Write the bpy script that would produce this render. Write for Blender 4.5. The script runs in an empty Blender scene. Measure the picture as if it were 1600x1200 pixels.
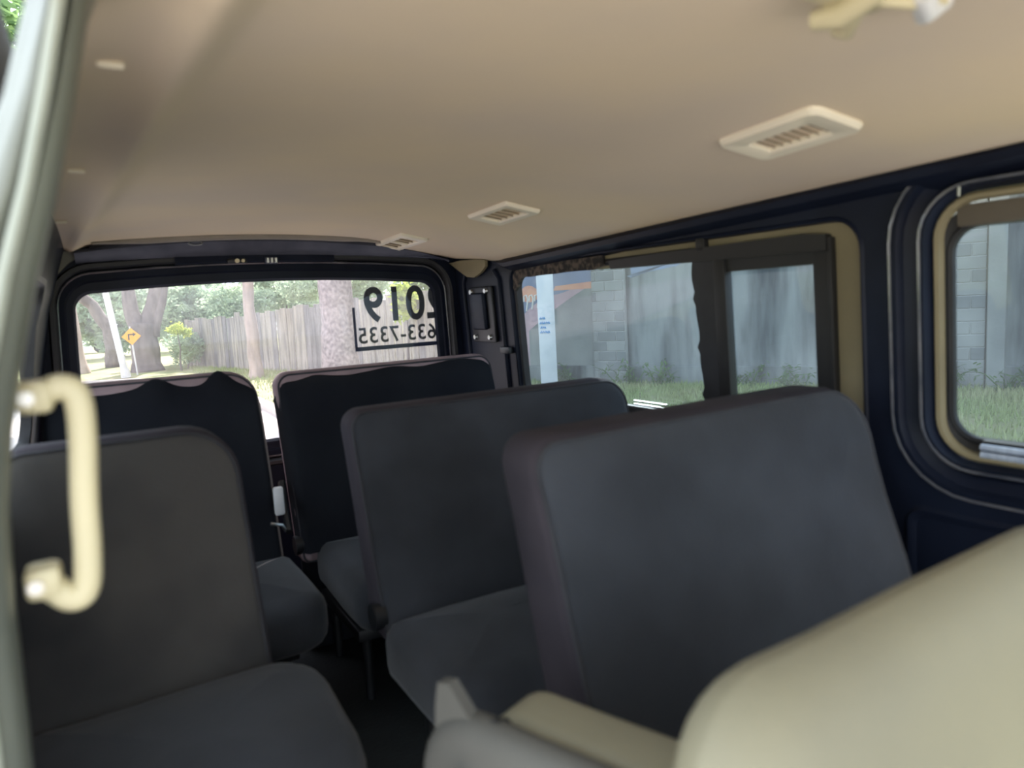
import bpy, bmesh, math, random
from mathutils import Vector, Matrix, noise

# ------------------------------------------------------------------ camera, world, sun
scene = bpy.context.scene
COL = scene.collection
H0 = 1.08                      # eye height above the van floor (van floor is z = 0)
GROUND = H0 - 1.70             # street level

YAW, PITCH, ROLL, FPX = 0.529, -0.115, -0.055, 1100.0
fw = Vector((math.sin(YAW)*math.cos(PITCH), math.cos(YAW)*math.cos(PITCH), math.sin(PITCH)))
rt = Vector((math.cos(YAW), -math.sin(YAW), 0.0)); up = rt.cross(fw)
rt2 = rt*math.cos(ROLL) + up*math.sin(ROLL); up2 = -rt*math.sin(ROLL) + up*math.cos(ROLL)
cd = bpy.data.cameras.new('camera'); cam = bpy.data.objects.new('camera', cd); COL.objects.link(cam)
cam.matrix_world = Matrix(((rt2.x, up2.x, -fw.x, 0), (rt2.y, up2.y, -fw.y, 0), (rt2.z, up2.z, -fw.z, H0), (0, 0, 0, 1)))
cd.sensor_width = 36; cd.lens = FPX/1600*36; cd.clip_start = .02; cd.clip_end = 400
cd.dof.use_dof = True; cd.dof.focus_distance = 5.5; cd.dof.aperture_fstop = 3.0
scene.camera = cam

world = bpy.data.worlds.new('sky'); scene.world = world; world.use_nodes = True
bg = world.node_tree.nodes['Background']
bg.inputs[0].default_value = (.80, .90, 1.0, 1); bg.inputs[1].default_value = 2.6
sd = bpy.data.lights.new('sun', 'SUN'); sd.energy = 11.0; sd.angle = .02; sd.color = (1.0, .93, .82)
sun = bpy.data.objects.new('sun', sd); COL.objects.link(sun)
sdir = Vector((-0.50, -1.0, -0.90))          # light travels forward over the van from behind, high
sun.rotation_euler = sdir.to_track_quat('-Z', 'Y').to_euler(); sun.location = (0, 10, 20)

vs = scene.view_settings
vs.view_transform = 'Standard'; vs.look = 'None'; vs.gamma = 1; vs.use_curve_mapping = False
vs.exposure = 0.62

random.seed(7)
R = random.Random(11)

# ------------------------------------------------------------------ materials
def lin(c):
    return tuple((v/255/12.92 if v/255 <= .04045 else ((v/255+.055)/1.055)**2.4) for v in c)

MATS = {}
def mat(name, col, col2=None, rough=.6, scale=8.0, detail=4, bump=0.0, bscale=None, metal=0, spec=.5, coat=0, stretch=(1, 1, 1), lo=.35, hi=.65, sheen=0):
    m = bpy.data.materials.new(name); m.use_nodes = True; MATS[name] = m
    nt = m.node_tree; b = nt.nodes['Principled BSDF']
    b.inputs['Roughness'].default_value = rough; b.inputs['Metallic'].default_value = metal
    b.inputs['Specular IOR Level'].default_value = spec; b.inputs['Coat Weight'].default_value = coat
    b.inputs['Sheen Weight'].default_value = sheen
    col2 = col2 or tuple(v*.85 for v in col)
    tc = nt.nodes.new('ShaderNodeTexCoord'); mp = nt.nodes.new('ShaderNodeMapping'); mp.inputs['Scale'].default_value = stretch
    nt.links.new(tc.outputs['Object'], mp.inputs[0])
    n = nt.nodes.new('ShaderNodeTexNoise'); n.inputs['Scale'].default_value = scale; n.inputs['Detail'].default_value = detail
    nt.links.new(mp.outputs[0], n.inputs[0])
    r = nt.nodes.new('ShaderNodeValToRGB'); r.color_ramp.elements[0].position = lo; r.color_ramp.elements[1].position = hi
    r.color_ramp.elements[0].color = (*col2, 1); r.color_ramp.elements[1].color = (*col, 1)
    nt.links.new(n.outputs[0], r.inputs[0]); nt.links.new(r.outputs[0], b.inputs['Base Color'])
    if bump:
        n2 = nt.nodes.new('ShaderNodeTexNoise'); n2.inputs['Scale'].default_value = bscale or scale*6; n2.inputs['Detail'].default_value = 3
        nt.links.new(mp.outputs[0], n2.inputs[0])
        bp = nt.nodes.new('ShaderNodeBump'); bp.inputs['Strength'].default_value = bump; bp.inputs['Distance'].default_value = .01
        nt.links.new(n2.outputs[0], bp.inputs['Height']); nt.links.new(bp.outputs[0], b.inputs['Normal'])
    return m

def glass(name, tint, dust, dustcol=(.8, .8, .78), scale=6.0):
    m = bpy.data.materials.new(name); m.use_nodes = True; MATS[name] = m
    nt = m.node_tree; out = nt.nodes['Material Output']; nt.nodes.remove(nt.nodes['Principled BSDF'])
    t = nt.nodes.new('ShaderNodeBsdfTransparent'); t.inputs[0].default_value = (*tint, 1)
    d = nt.nodes.new('ShaderNodeBsdfTranslucent'); d.inputs[0].default_value = (*dustcol, 1)
    g = nt.nodes.new('ShaderNodeBsdfGlossy'); g.inputs['Roughness'].default_value = .03
    tc = nt.nodes.new('ShaderNodeTexCoord'); n = nt.nodes.new('ShaderNodeTexNoise')
    n.inputs['Scale'].default_value = scale; n.inputs['Detail'].default_value = 6
    nt.links.new(tc.outputs['Object'], n.inputs[0])
    ma = nt.nodes.new('ShaderNodeMath'); ma.operation = 'MULTIPLY'; ma.inputs[1].default_value = dust*2
    nt.links.new(n.outputs[0], ma.inputs[0])
    mx = nt.nodes.new('ShaderNodeMixShader'); nt.links.new(ma.outputs[0], mx.inputs[0])
    nt.links.new(t.outputs[0], mx.inputs[1]); nt.links.new(d.outputs[0], mx.inputs[2])
    mx2 = nt.nodes.new('ShaderNodeMixShader'); mx2.inputs[0].default_value = .03
    nt.links.new(mx.outputs[0], mx2.inputs[1]); nt.links.new(g.outputs[0], mx2.inputs[2])
    nt.links.new(mx2.outputs[0], out.inputs[0])
    return m

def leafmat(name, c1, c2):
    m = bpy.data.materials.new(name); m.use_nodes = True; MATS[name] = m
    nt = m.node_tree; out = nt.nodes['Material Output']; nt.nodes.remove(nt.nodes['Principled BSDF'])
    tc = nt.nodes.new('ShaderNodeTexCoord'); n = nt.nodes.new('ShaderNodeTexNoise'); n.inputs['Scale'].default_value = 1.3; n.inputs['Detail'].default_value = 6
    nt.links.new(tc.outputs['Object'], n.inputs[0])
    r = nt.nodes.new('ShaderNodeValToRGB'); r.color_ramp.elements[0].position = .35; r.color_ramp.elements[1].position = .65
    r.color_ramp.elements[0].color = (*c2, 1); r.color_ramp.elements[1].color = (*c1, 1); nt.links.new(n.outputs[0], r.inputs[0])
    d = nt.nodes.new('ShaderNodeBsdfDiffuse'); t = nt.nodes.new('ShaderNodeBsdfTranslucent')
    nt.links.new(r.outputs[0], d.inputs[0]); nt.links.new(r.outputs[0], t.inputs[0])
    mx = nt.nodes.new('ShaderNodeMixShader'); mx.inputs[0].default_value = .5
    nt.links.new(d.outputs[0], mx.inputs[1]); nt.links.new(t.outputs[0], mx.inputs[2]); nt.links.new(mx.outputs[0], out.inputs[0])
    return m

mat('headliner', (.75, .61, .42), (.66, .555, .44), rough=.9, scale=1.6, bump=.08, bscale=60, spec=.1)
mat('headliner_edge', (.30, .26, .22), (.24, .21, .18), rough=.8, scale=6)
mat('navy', (.010, .014, .027), (.006, .008, .016), rough=.40, scale=5, spec=.12, coat=0, bump=.03, bscale=9)
mat('navy_highlight', (.14, .14, .15), (.05, .055, .07), rough=.25, scale=12, spec=.7, coat=.5)  # highlights on raised edges put into the colour, paler than the navy
mat('header_paint', (.10, .105, .14), (.05, .055, .08), rough=.5, scale=7)
mat('rubber', (.012, .012, .014), (.006, .006, .007), rough=.55, scale=20)
mat('beige_trim', (.22, .185, .105), (.18, .15, .085), rough=.7, scale=6)
mat('fabric', (.046, .051, .061), (.027, .030, .036), rough=.85, scale=4.0, detail=3, bump=.12, bscale=220, spec=.2, sheen=.15)
mat('fabric_worn', (.064, .061, .057), (.020, .021, .024), rough=.85, scale=3.2, detail=3, bump=.12, bscale=220, spec=.2, sheen=.15)
mat('fabric_boxing', (.050, .043, .052), (.030, .027, .034), rough=.85, scale=5, bump=.1, bscale=200, spec=.2)
mat('beige_trim_shaded', (.12, .10, .075), (.09, .075, .055), rough=.7, scale=6)  # beige trim darkened, with the sash shadow put into the colour
mat('block_dark', (.21, .215, .21), (.14, .145, .14), rough=.95, scale=1.3, detail=5, bump=.3, bscale=20)
mat('paint_faded_blue', (.24, .30, .42), (.22, .25, .30), rough=.95, scale=2.5)
mat('fabric_seam', (.035, .036, .042), (.022, .023, .028), rough=.85, scale=14)
mat('fabric_dark', (.013, .015, .019), (.008, .009, .013), rough=.9, scale=4, bump=.1, bscale=200, spec=.15)
mat('fabric_backlit', (.30, .22, .23), (.22, .16, .17), rough=.85, scale=10, bump=.15, bscale=60)  # pinkish light on the rear seat tops put into the fabric colour
mat('vinyl_beige', (.255, .235, .155), (.21, .195, .135), rough=.6, scale=3, bump=.06, bscale=90)
mat('vinyl_grey', (.17, .165, .14), (.13, .125, .11), rough=.65, scale=4, bump=.06, bscale=60)
mat('cream_plastic', (.60, .53, .34), (.53, .47, .30), rough=.4, scale=6)
mat('vent_plastic', (.84, .76, .60), (.78, .70, .56), rough=.5, scale=6)
mat('cover_grey', (.085, .082, .072), (.062, .060, .054), rough=.7, scale=4, bump=.06, bscale=60)
mat('vent_dark', (.16, .13, .10), (.11, .09, .07), rough=.7, scale=20)
mat('vent_slat', (.34, .28, .20), (.29, .24, .17), rough=.6, scale=20)
mat('pillar_paint', (.17, .18, .15), (.12, .13, .11), rough=.35, scale=5, coat=.3)
mat('seal_white', (.36, .38, .32), (.29, .31, .26), rough=.5, scale=8)
mat('floor_mat', (.007, .010, .010), (.004, .006, .006), rough=.8, scale=20, bump=.2, bscale=90)
mat('black_metal', (.014, .015, .018), (.008, .009, .010), rough=.45, scale=10, metal=.2)
mat('window_alu', (.009, .0085, .008), (.006, .0055, .005), rough=.55, scale=10)
mat('bolt_metal', (.55, .55, .52), (.4, .4, .38), rough=.3, metal=.9)
mat('rail_blue', (.45, .52, .62), (.30, .36, .46), rough=.35, scale=20, stretch=(1, 6, 1))
mat('grime', (.10, .075, .06), (.015, .013, .012), rough=.9, scale=45, detail=5, lo=.45, hi=.6)
mat('white_plastic', (.75, .75, .75), (.65, .65, .66), rough=.4)
mat('decal', (.075, .10, .10), (.045, .06, .065), rough=.6, scale=30)
mat('decal_blue', (.030, .055, .110), (.02, .04, .085), rough=.6, scale=30)
glass('glass_rear', (.78, .74, .79), .05, (.85, .80, .84), 9)
glass('glass_side', (.34, .42, .50), .032, (.70, .80, .92), 5)
glass('glass_left', (.86, .88, .90), .02)
# outside
mat('asphalt', (.56, .50, .47), (.46, .41, .39), rough=.9, scale=.8, detail=8, bump=.1, bscale=40)
mat('forecourt', (.62, .58, .52), (.54, .50, .45), rough=.9, scale=.5, detail=8, bump=.1, bscale=30)
mat('grass_ground', (.20, .25, .085), (.30, .27, .15), rough=.95, scale=1.2, detail=8, bump=.4, bscale=14)
mat('grass_blade', (.24, .32, .10), (.34, .34, .16), rough=.8, scale=1.0, detail=5)
mat('curb', (.50, .45, .40), (.40, .36, .33), rough=.9, scale=2)
mat('old_wall', (.28, .285, .27), (.07, .075, .08), rough=.95, scale=1.1, detail=7, stretch=(2.2, 2.2, .35), bump=.35, bscale=9, lo=.38, hi=.62)
mat('block', (.31, .31, .285), (.21, .21, .20), rough=.95, scale=1.3, detail=5, bump=.3, bscale=20)
mat('mortar', (.46, .45, .42), (.38, .37, .35), rough=.95, scale=5)
mat('post_white', (.70, .70, .70), (.58, .59, .60), rough=.8, scale=2.5)
mat('paint_blue', (.05, .30, .62), (.04, .24, .52), rough=.7)
mat('mural_pink', (.55, .36, .37), (.44, .30, .33), rough=.9, scale=2.5)
mat('mural_blue', (.20, .23, .33), (.16, .19, .28), rough=.9, scale=2)
mat('mural_orange', (.72, .33, .20), (.6, .28, .2), rough=.9, scale=3)
mat('mural_white', (.75, .72, .66), (.65, .62, .58), rough=.9, scale=5)
mat('fence_board', (.40, .36, .31), (.22, .20, .19), rough=.9, scale=2.0, detail=6, stretch=(5, 5, .6), bump=.3, bscale=12)
mat('fence_board_dark', (.27, .25, .25), (.16, .15, .155), rough=.9, scale=2.0, detail=6, stretch=(5, 5, .6), bump=.3, bscale=12)
mat('bark', (.19, .16, .155), (.10, .085, .085), rough=.95, scale=3, detail=7, stretch=(2, 2, .5), bump=.6, bscale=8)
mat('bark_pale', (.50, .40, .35), (.33, .27, .245), rough=.95, scale=3, detail=7, stretch=(2, 2, .5), bump=.4, bscale=8)
mat('bark_speckled', (.31, .265, .265), (.14, .12, .125), rough=.95, scale=14, detail=8, bump=.5, bscale=14)
mat('pole_paint', (.72, .70, .72), (.60, .59, .61), rough=.7, scale=4)
mat('sign_orange', (.90, .42, .03), (.85, .38, .02), rough=.5)
mat('sign_black', (.02, .02, .02), (.015, .015, .015), rough=.5)
mat('car_white', (.75, .76, .78), (.7, .71, .74), rough=.25, coat=.5)
mat('car_glass', (.03, .04, .05), (.02, .03, .04), rough=.1)
leafmat('leaf_green', (.22, .33, .13), (.10, .17, .085))
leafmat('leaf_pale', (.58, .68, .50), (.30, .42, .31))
leafmat('leaf_yellow', (.60, .66, .16), (.34, .45, .10))

# ------------------------------------------------------------------ helpers
def tag(o, label=None, cat=None, group=None, kind=None):
    if label: o['label'] = label
    if cat: o['category'] = cat
    if group: o['group'] = group
    if kind: o['kind'] = kind
    return o

def empty(name, loc, label=None, cat=None, group=None, kind=None):
    o = bpy.data.objects.new(name, None); COL.objects.link(o); o.location = loc; o.empty_display_size = .05
    return tag(o, label, cat, group, kind)

def link(name, me, m, parent=None, smooth=False, angle=None):
    o = bpy.data.objects.new(name, me); COL.objects.link(o)
    if m and not me.materials: me.materials.append(MATS[m])
    if smooth:
        for p in me.polygons: p.use_smooth = True
        if angle is not None and hasattr(me, 'set_sharp_from_angle'): me.set_sharp_from_angle(angle=angle)
    if parent is not None:
        o.parent = parent
        # world-space verts under a parent that sits at its own location (no rotation on the empties)
        o.matrix_parent_inverse = Matrix.Translation(-root_loc(parent))
    return o

def root_loc(p):
    v = Vector((0, 0, 0))
    while p is not None:
        v += p.location + (p.matrix_parent_inverse.translation if p.parent else Vector((0, 0, 0)))
        p = p.parent
    return v

def mesh(name, verts, faces, m, parent=None, smooth=False, angle=None):
    me = bpy.data.meshes.new(name); me.from_pydata([tuple(v) for v in verts], [], faces); me.update()
    bm = bmesh.new(); bm.from_mesh(me); bmesh.ops.recalc_face_normals(bm, faces=bm.faces); bm.to_mesh(me); bm.free()
    return link(name, me, m, parent, smooth, angle)

def rrect(a0, a1, b0, b1, r, k=7):
    """rounded rectangle, counter-clockwise from the lower right; r = radius or (lower right, upper right, upper left, lower left)"""
    if not isinstance(r, (tuple, list)): r = (r,)*4
    lim = min(a1-a0, b1-b0)*.499; r = [max(1e-4, min(v, lim)) for v in r]
    pts = []
    cs = [(a1-r[0], b0+r[0], -90, r[0]), (a1-r[1], b1-r[1], 0, r[1]), (a0+r[2], b1-r[2], 90, r[2]), (a0+r[3], b0+r[3], 180, r[3])]
    for i, (cx, cy, s, rr) in enumerate(cs):
        for j in range(k+1):
            t = math.radians(s+90*j/k); pts.append((cx+rr*math.cos(t), cy+rr*math.sin(t)))
        # points along the following straight side
        nx, ny, ns, nr = cs[(i+1) % 4]; t = math.radians(ns); q = (nx+nr*math.cos(t), ny+nr*math.sin(t)); p = pts[-1]
        for j in range(1, 6): pts.append((p[0]+(q[0]-p[0])*j/6, p[1]+(q[1]-p[1])*j/6))
    return pts

def bridge(rings, closed=True, cap0=False, cap1=False):
    n = len(rings[0]); verts = [v for r in rings for v in r]; faces = []
    for i in range(len(rings)-1):
        for j in range(n if closed else n-1):
            k = (j+1) % n; faces.append((i*n+j, i*n+k, (i+1)*n+k, (i+1)*n+j))
    if cap0: faces.append(tuple(range(n))[::-1])
    if cap1: faces.append(tuple(range((len(rings)-1)*n, len(rings)*n)))
    return verts, faces

def rings(name, rs, m, parent=None, cap0=False, cap1=False, smooth=True, angle=.6, closed=True):
    v, f = bridge(rs, closed, cap0, cap1); return mesh(name, v, f, m, parent, smooth, angle)

def tube_geo(pts, rad, n=8, closed=False):
    pts = [Vector(p) for p in pts]; rs = []; m = len(pts)
    ref = Vector((0, 0, 1))
    t0 = (pts[1]-pts[0]).normalized()
    if abs(t0.dot(ref)) > .9: ref = Vector((1, 0, 0))
    for i, p in enumerate(pts):
        a = pts[(i-1) % m] if (closed or i > 0) else p; b = pts[(i+1) % m] if (closed or i < m-1) else p
        t = (b-a).normalized(); s = t.cross(ref)
        if s.length < 1e-4: s = t.cross(Vector((0, 1, 0)))
        s.normalize(); u = s.cross(t); ref = u
        rr = rad[i] if isinstance(rad, (list, tuple)) else rad
        rs.append([p+s*rr*math.cos(2*math.pi*j/n)+u*rr*math.sin(2*math.pi*j/n) for j in range(n)])
    if closed: rs.append(rs[0])
    return bridge(rs, True, not closed, not closed)

def tube(name, pts, rad, m, parent=None, n=8, closed=False):
    v, f = tube_geo(pts, rad, n, closed); return mesh(name, v, f, m, parent, True, .9)

def box(name, lo, hi, m, parent=None, bev=.004, seg=2, fn=None):
    bm = bmesh.new(); bmesh.ops.create_cube(bm, size=1)
    lo = Vector(lo); hi = Vector(hi)
    for v in bm.verts: v.co = Vector((lo[i]+(v.co[i]+.5)*(hi[i]-lo[i]) for i in range(3)))
    if bev: bmesh.ops.bevel(bm, geom=bm.edges[:], offset=min(bev, min(hi-lo)*.45), segments=seg, affect='EDGES', profile=.5)
    if fn:
        for v in bm.verts: v.co = Vector(fn(v.co))
    me = bpy.data.meshes.new(name); bm.to_mesh(me); bm.free()
    return link(name, me, m, parent, True, .7)

def prism(name, pts, fn, d0, d1, m, parent=None):
    """outline pts (a,b) -> fn(a,b,d) between depths d0 and d1"""
    rs = [[fn(a, b, d0) for a, b in pts], [fn(a, b, d1) for a, b in pts]]
    v, f = bridge(rs, True, True, True); return mesh(name, v, f, m, parent, False)

def pillow(name, w, h, t, rad, edge, puff, fn, m, parent=None, back=.4, k=7, side=None):
    """upholstered slab: local x across, z up (0..h), y depth (front = -t/2); fn places each point"""
    def ring(ins, y):
        rr = [max(.003, v-ins) for v in rad] if isinstance(rad, (tuple, list)) else max(.003, rad-ins)
        return [(a, y, b) for a, b in rrect(-w/2+ins, w/2-ins, ins, h-ins, rr, k)]
    mi = min(w, h)*.485; rs = []
    steps = [edge+(mi-edge)*q for q in (1, .88, .7, .5, .3, .12)]
    def dome(i): return 1-(1-min(1, max(0, (i-edge)/(mi-edge))))**2
    for i in steps: rs.append(ring(i, -t/2-puff*dome(i)))
    for j in range(5):
        a = math.pi/2*j/4; i = edge*(1-math.sin(a)); rs.append(ring(i, -t/2+edge*(1-math.cos(a))))
    rs.append(ring(0, 0))
    for j in range(4, -1, -1):
        a = math.pi/2*j/4; i = edge*(1-math.sin(a)); rs.append(ring(i, t/2-edge*(1-math.cos(a))))
    for i in reversed(steps): rs.append(ring(i, t/2+puff*back*dome(i)))
    rs = [[fn(*p) for p in r] for r in rs]
    o = rings(name, rs, m, parent, True, True, True, None)
    if side:
        o.data.materials.append(MATS[side]); n = len(rs[0])
        for fi, p in enumerate(o.data.polygons):
            if 8 <= fi//n < len(rs)-1: p.material_index = 1
    return o

# ------------------------------------------------------------------ the street outside
def gz(x, y): return GROUND

def flat(name, pts, z, m, label=None, sub=None):
    o = mesh(name, [(x, y, z) for x, y in pts], [tuple(range(len(pts)))], m); tag(o, label, None, None, 'structure'); return o
flat('ground', [(-70, -50), (70, -50), (70, 90), (-70, 90)], GROUND-.03, 'grass_ground', 'grassy ground along the street')
flat('road', [(-9, -40), (2.5, -40), (2.5, 15), (2.2, 19), (.8, 23), (-2.5, 25.2), (-9, 26), (-40, 27), (-40, 19), (-16, 18), (-9, 14)], GROUND, 'asphalt', 'paved street beside and behind the van')
curb_pts = [(2.5, 2), (2.5, 15), (2.2, 19), (.8, 23), (-2.5, 25.2), (-9, 26)]
rs = []
for i, (x, y) in enumerate(curb_pts):
    a = Vector(curb_pts[max(0, i-1)]); b = Vector(curb_pts[min(len(curb_pts)-1, i+1)]); t = (b-a).normalized(); nn = Vector((t.y, -t.x))
    rs.append([(x, y, GROUND-.02), (x, y, GROUND+.10), (x+nn.x*.18, y+nn.y*.18, GROUND+.11), (x+nn.x*.18, y+nn.y*.18, GROUND-.02)])
v, f = bridge(rs, False); tag(mesh('trim_4', v, f, 'curb'), 'low concrete curb along the street edge', kind='structure')

# boundary wall to the side
WA = Vector((14.6, .4)); WB = WA+(Vector((8.25, 12.6))-WA).normalized()*14.75
wt = (WB-WA).normalized(); wn = Vector((-wt.y, wt.x))          # along the wall, towards the street
if wn.x > 0: wn = -wn
WL = (WB-WA).length
def wp(s, h, d=0):   # distance along wall, height above street, distance in front
    p = WA+wt*s+wn*d; return (p.x, p.y, GROUND+h)
def wbox(name, s0, s1, h0, h1, d0, d1, m, parent=None, bev=.01):
    return box(name, (s0, h0, d0), (s1, h1, d1), m, parent, bev, 1, lambda c: wp(c.x, c.y, c.z))
wall_out = empty('boundary_wall', wp(0, 0), 'tall stained concrete wall across the grass beside the van', 'wall')
wbox('wall_panel', 0, WL, -.05, 4.6, -.2, 0, 'old_wall', wall_out)
wbox('footing', 0, WL, -.05, .32, 0, .05, 'old_wall', wall_out)
def s_of(px, py, dz=0):
    return (Vector((px, py))-WA).dot(wt)
# block pilasters, every block its own piece
def pilaster(s0, s1, name, label, top):
    e = wbox(name, s0, s1, -.05, top, 0, .12, 'mortar', wall_out); e['label'] = label
    bh, h, row = .20, .02, 0
    while h+bh < top:
        L = .40; off = 0 if row % 2 else -L/2
        s = s0+off
        while s < s1-.02:
            a = max(s0, s)+.008; b = min(s1, s+L)-.008
            if b-a > .04: wbox('block', a, b, h+.008, h+bh-.008, .12,   .135+.006*R.random(), 'block' if R.random() < .7 else 'block_dark', e, .006)
            s += L
        h += bh; row += 1
    return e

# ray/wall helpers worked out once from the photograph's geometry (metres along the wall)
pilaster(5.95, 6.95, 'block_pilaster', 'grey block pilaster seen through the front side window', 3.6)
pilaster(11.87, 12.57, 'block_pilaster', 'grey block pilaster right of the white post and painted mural', 3.6)
wbox('pilaster_strip', 5.70, 5.94, -.05, 4.0, 0, .20, 'block', wall_out)

# mural painted on the wall
def patch(name, pts, d, m):
    return prism(name, pts, lambda a, b, dd: wp(a, b, dd), .001, d, m, wall_out)
def bez(p, n=8):
    out = []
    for i in range(n+1):
        t = i/n; out.append(tuple((1-t)**2*p[0][k]+2*t*(1-t)*p[1][k]+t*t*p[2][k] for k in (0, 1)))
    return out
patch('mural_blue_field', [(12.6, 1.2), (14.74, 1.2), (14.74, 4.6), (12.6, 4.6)], .004, 'mural_blue')
patch('mural_grey_field', bez([(12.6, 1.98), (13.4, 1.62), (14.16, 1.07)])+[(14.16, .1), (12.6, .1)], .006, 'block')
patch('mural_pink_band', bez([(12.6, 1.98), (13.4, 1.62), (14.14, 1.07)])+[(14.16, .1), (14.39, .1)]+bez([(14.37, 1.30), (14.0, 1.75), (13.3, 1.84)])+[(12.6, 2.05)], .008, 'mural_pink')
patch('mural_orange_stripe', [(12.6, 1.90), (13.5, 1.90), (13.45, 1.99), (12.6, 2.04)], .010, 'mural_orange')
patch('mural_orange_cloud', [(14.1+.36*math.cos(t)*(1+.15*math.sin(5*t)), 1.86+.15*math.sin(t)*(1+.2*math.cos(4*t))) for t in [2*math.pi*i/28 for i in range(28)]], .010, 'mural_orange')
for i in range(4):
    s = 13.86+i*.135
    tube('mural_stroke', [wp(s+.04, 1.56-.03*i, .014), wp(s, 1.76, .014), wp(s+.03, 1.84, .014), wp(s+.09, 1.82, .014), wp(s+.10, 1.70, .014)], .018, 'mural_white', wall_out, 5)

patch('faded_blue_paint', [(11.75+.1*math.sin(i*1.7)+(-.9 if i in (2, 3, 4) else 0)*1.0-.25*(i > 2), 2.0+.12*i+.05*math.cos(i*2.1)) for i in range(5)]+[(11.8, 2.75)], .003, 'paint_faded_blue')
# white concrete post with blue marks
pc = Vector((7.71, 11.70))
post = empty('concrete_post', (pc.x, pc.y, GROUND), 'square white concrete post with blue painted marks before the mural', 'post')
vdir = Vector((-pc.x, -pc.y)).normalized(); sdv = Vector((vdir.y, -vdir.x))
def pbox(name, a0, a1, h0, h1, d0, d1, m, bev=.012):
    return box(name, (a0, h0, d0), (a1, h1, d1), m, post, bev, 2, lambda c: ((pc+sdv*c.x+vdir*c.z).x+.0, (pc+sdv*c.x+vdir*c.z).y, GROUND+c.y))
pbox('shaft', -.165, .165, -.05, 2.62, -.165, .165, 'post_white')
pbox('cap', -.18, .18, 2.62, 2.70, -.18, .18, 'post_white')
pbox('upper_shaft', -.155, .155, 2.70, 4.2, -.155, .155, 'post_white')
for hh, segs in ((1.36, [(-.13, -.03)]), (1.27, [(-.13, -.06), (-.05, .06)]), (1.18, [(-.12, -.02)]), (1.09, [(-.13, .0), (.01, .05)])):
    for a0, a1 in segs:
        a0, a1 = -a1, -a0
        tube('painted_mark', [tuple((pc+sdv*(a0+(a1-a0)*i/6)+vdir*.166).to_3d()+Vector((0, 0, GROUND+hh+(.02 if i % 2 else -.02)))) for i in range(7)], .013, 'paint_blue', post, 5)

# brush and fallen branches at the foot of the wall
for i in range(10):
    s = 3.5+i*1.05+R.uniform(-.2, .2); e = []
    vv, ff = [], []
    for j in range(9):
        a = R.uniform(0, 6.28); L = R.uniform(.3, .8)
        p0 = Vector(wp(s+R.uniform(-.25, .25), .0, .35)); p1 = p0+Vector((math.cos(a)*L*.6, math.sin(a)*L*.6, R.uniform(.1, .45)))
        mid = (p0+p1)/2+Vector((0, 0, .08)); v, f = tube_geo([p0, mid, p1], [.012, .008, .003], 4)
        o = len(vv); vv += v; ff += [tuple(q+o for q in g) for g in f]
        for t in range(12):
            c = p0.lerp(p1, R.random())+Vector((R.uniform(-.1, .1), R.uniform(-.1, .1), R.uniform(-.02, .12))); q = Vector((R.uniform(-1, 1), R.uniform(-1, 1), R.uniform(-.4, .8))).normalized()*.07; w = q.cross(Vector((0, 0, 1)))*.4
            o = len(vv); vv += [c-q, c+w, c+q, c-w]; ff.append((o, o+1, o+2, o+3))
    order = ['first', 'second', 'third', 'fourth', 'fifth', 'sixth', 'seventh', 'eighth', 'ninth', 'tenth'][i]
    o = mesh('low_brush', vv, ff, 'leaf_green'); tag(o, 'low brush at the foot of the stained wall, %s from the right' % order, 'brush', 'brush at the foot of the wall')

# timber fence behind
FA, FB = WB+Vector((-.05, .15)), Vector((3.0, 29.0))
ft = (FB-FA).normalized(); fn_ = Vector((-ft.y, ft.x)); fn_ = -fn_ if fn_.x > 0 else fn_
FL = (FB-FA).length
fence = empty('board_fence', (FA.x, FA.y, GROUND), 'weathered vertical board fence seen through the rear window', 'fence')
s = 0; i = 0
while s < FL:
    wdt = R.uniform(.26, .36); hgt = 2.12-.028*s+R.uniform(-.07, .09)
    dd = R.uniform(0, .03)
    def fb(c, s=s): p = FA+ft*c.x+fn_*c.z; return (p.x, p.y, GROUND+c.y)
    box('board', (s+.012, -.03, dd), (s+wdt-.012, hgt, dd+.035), 'fence_board' if R.random() < .65 else 'fence_board_dark', fence, .008, 1, fb)
    s += wdt; i += 1
for hh in (.5, 1.6):
    box('rail', (0, hh, -.06), (FL, hh+.09, 0), 'fence_board_dark', fence, .008, 1, lambda c: ((FA+ft*c.x+fn_*c.z).x, (FA+ft*c.x+fn_*c.z).y, GROUND+c.y))

# trees
def leaves(center, radii, n, size, rng, shell=.55):
    vv, ff = [], []
    for i in range(n):
        d = Vector((rng.gauss(0, 1), rng.gauss(0, 1), rng.gauss(0, 1))).normalized(); rr = shell+(1-shell)*rng.random()
        rr *= .75+.5*noise.noise(d*2.3+Vector(center))
        c = Vector(center)+Vector((d.x*radii[0], d.y*radii[1], d.z*radii[2]))*rr
        q = Vector((rng.gauss(0, 1), rng.gauss(0, 1), rng.gauss(0, .7))).normalized()*size*rng.uniform(.6, 1.3)
        w = q.cross(Vector((rng.gauss(0, 1), rng.gauss(0, 1), rng.gauss(0, 1)))).normalized()*size*.38
        o = len(vv); vv += [c-q, c+w, c+q, c-w]; ff.append((o, o+1, o+2, o+3))
    return vv, ff

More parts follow.
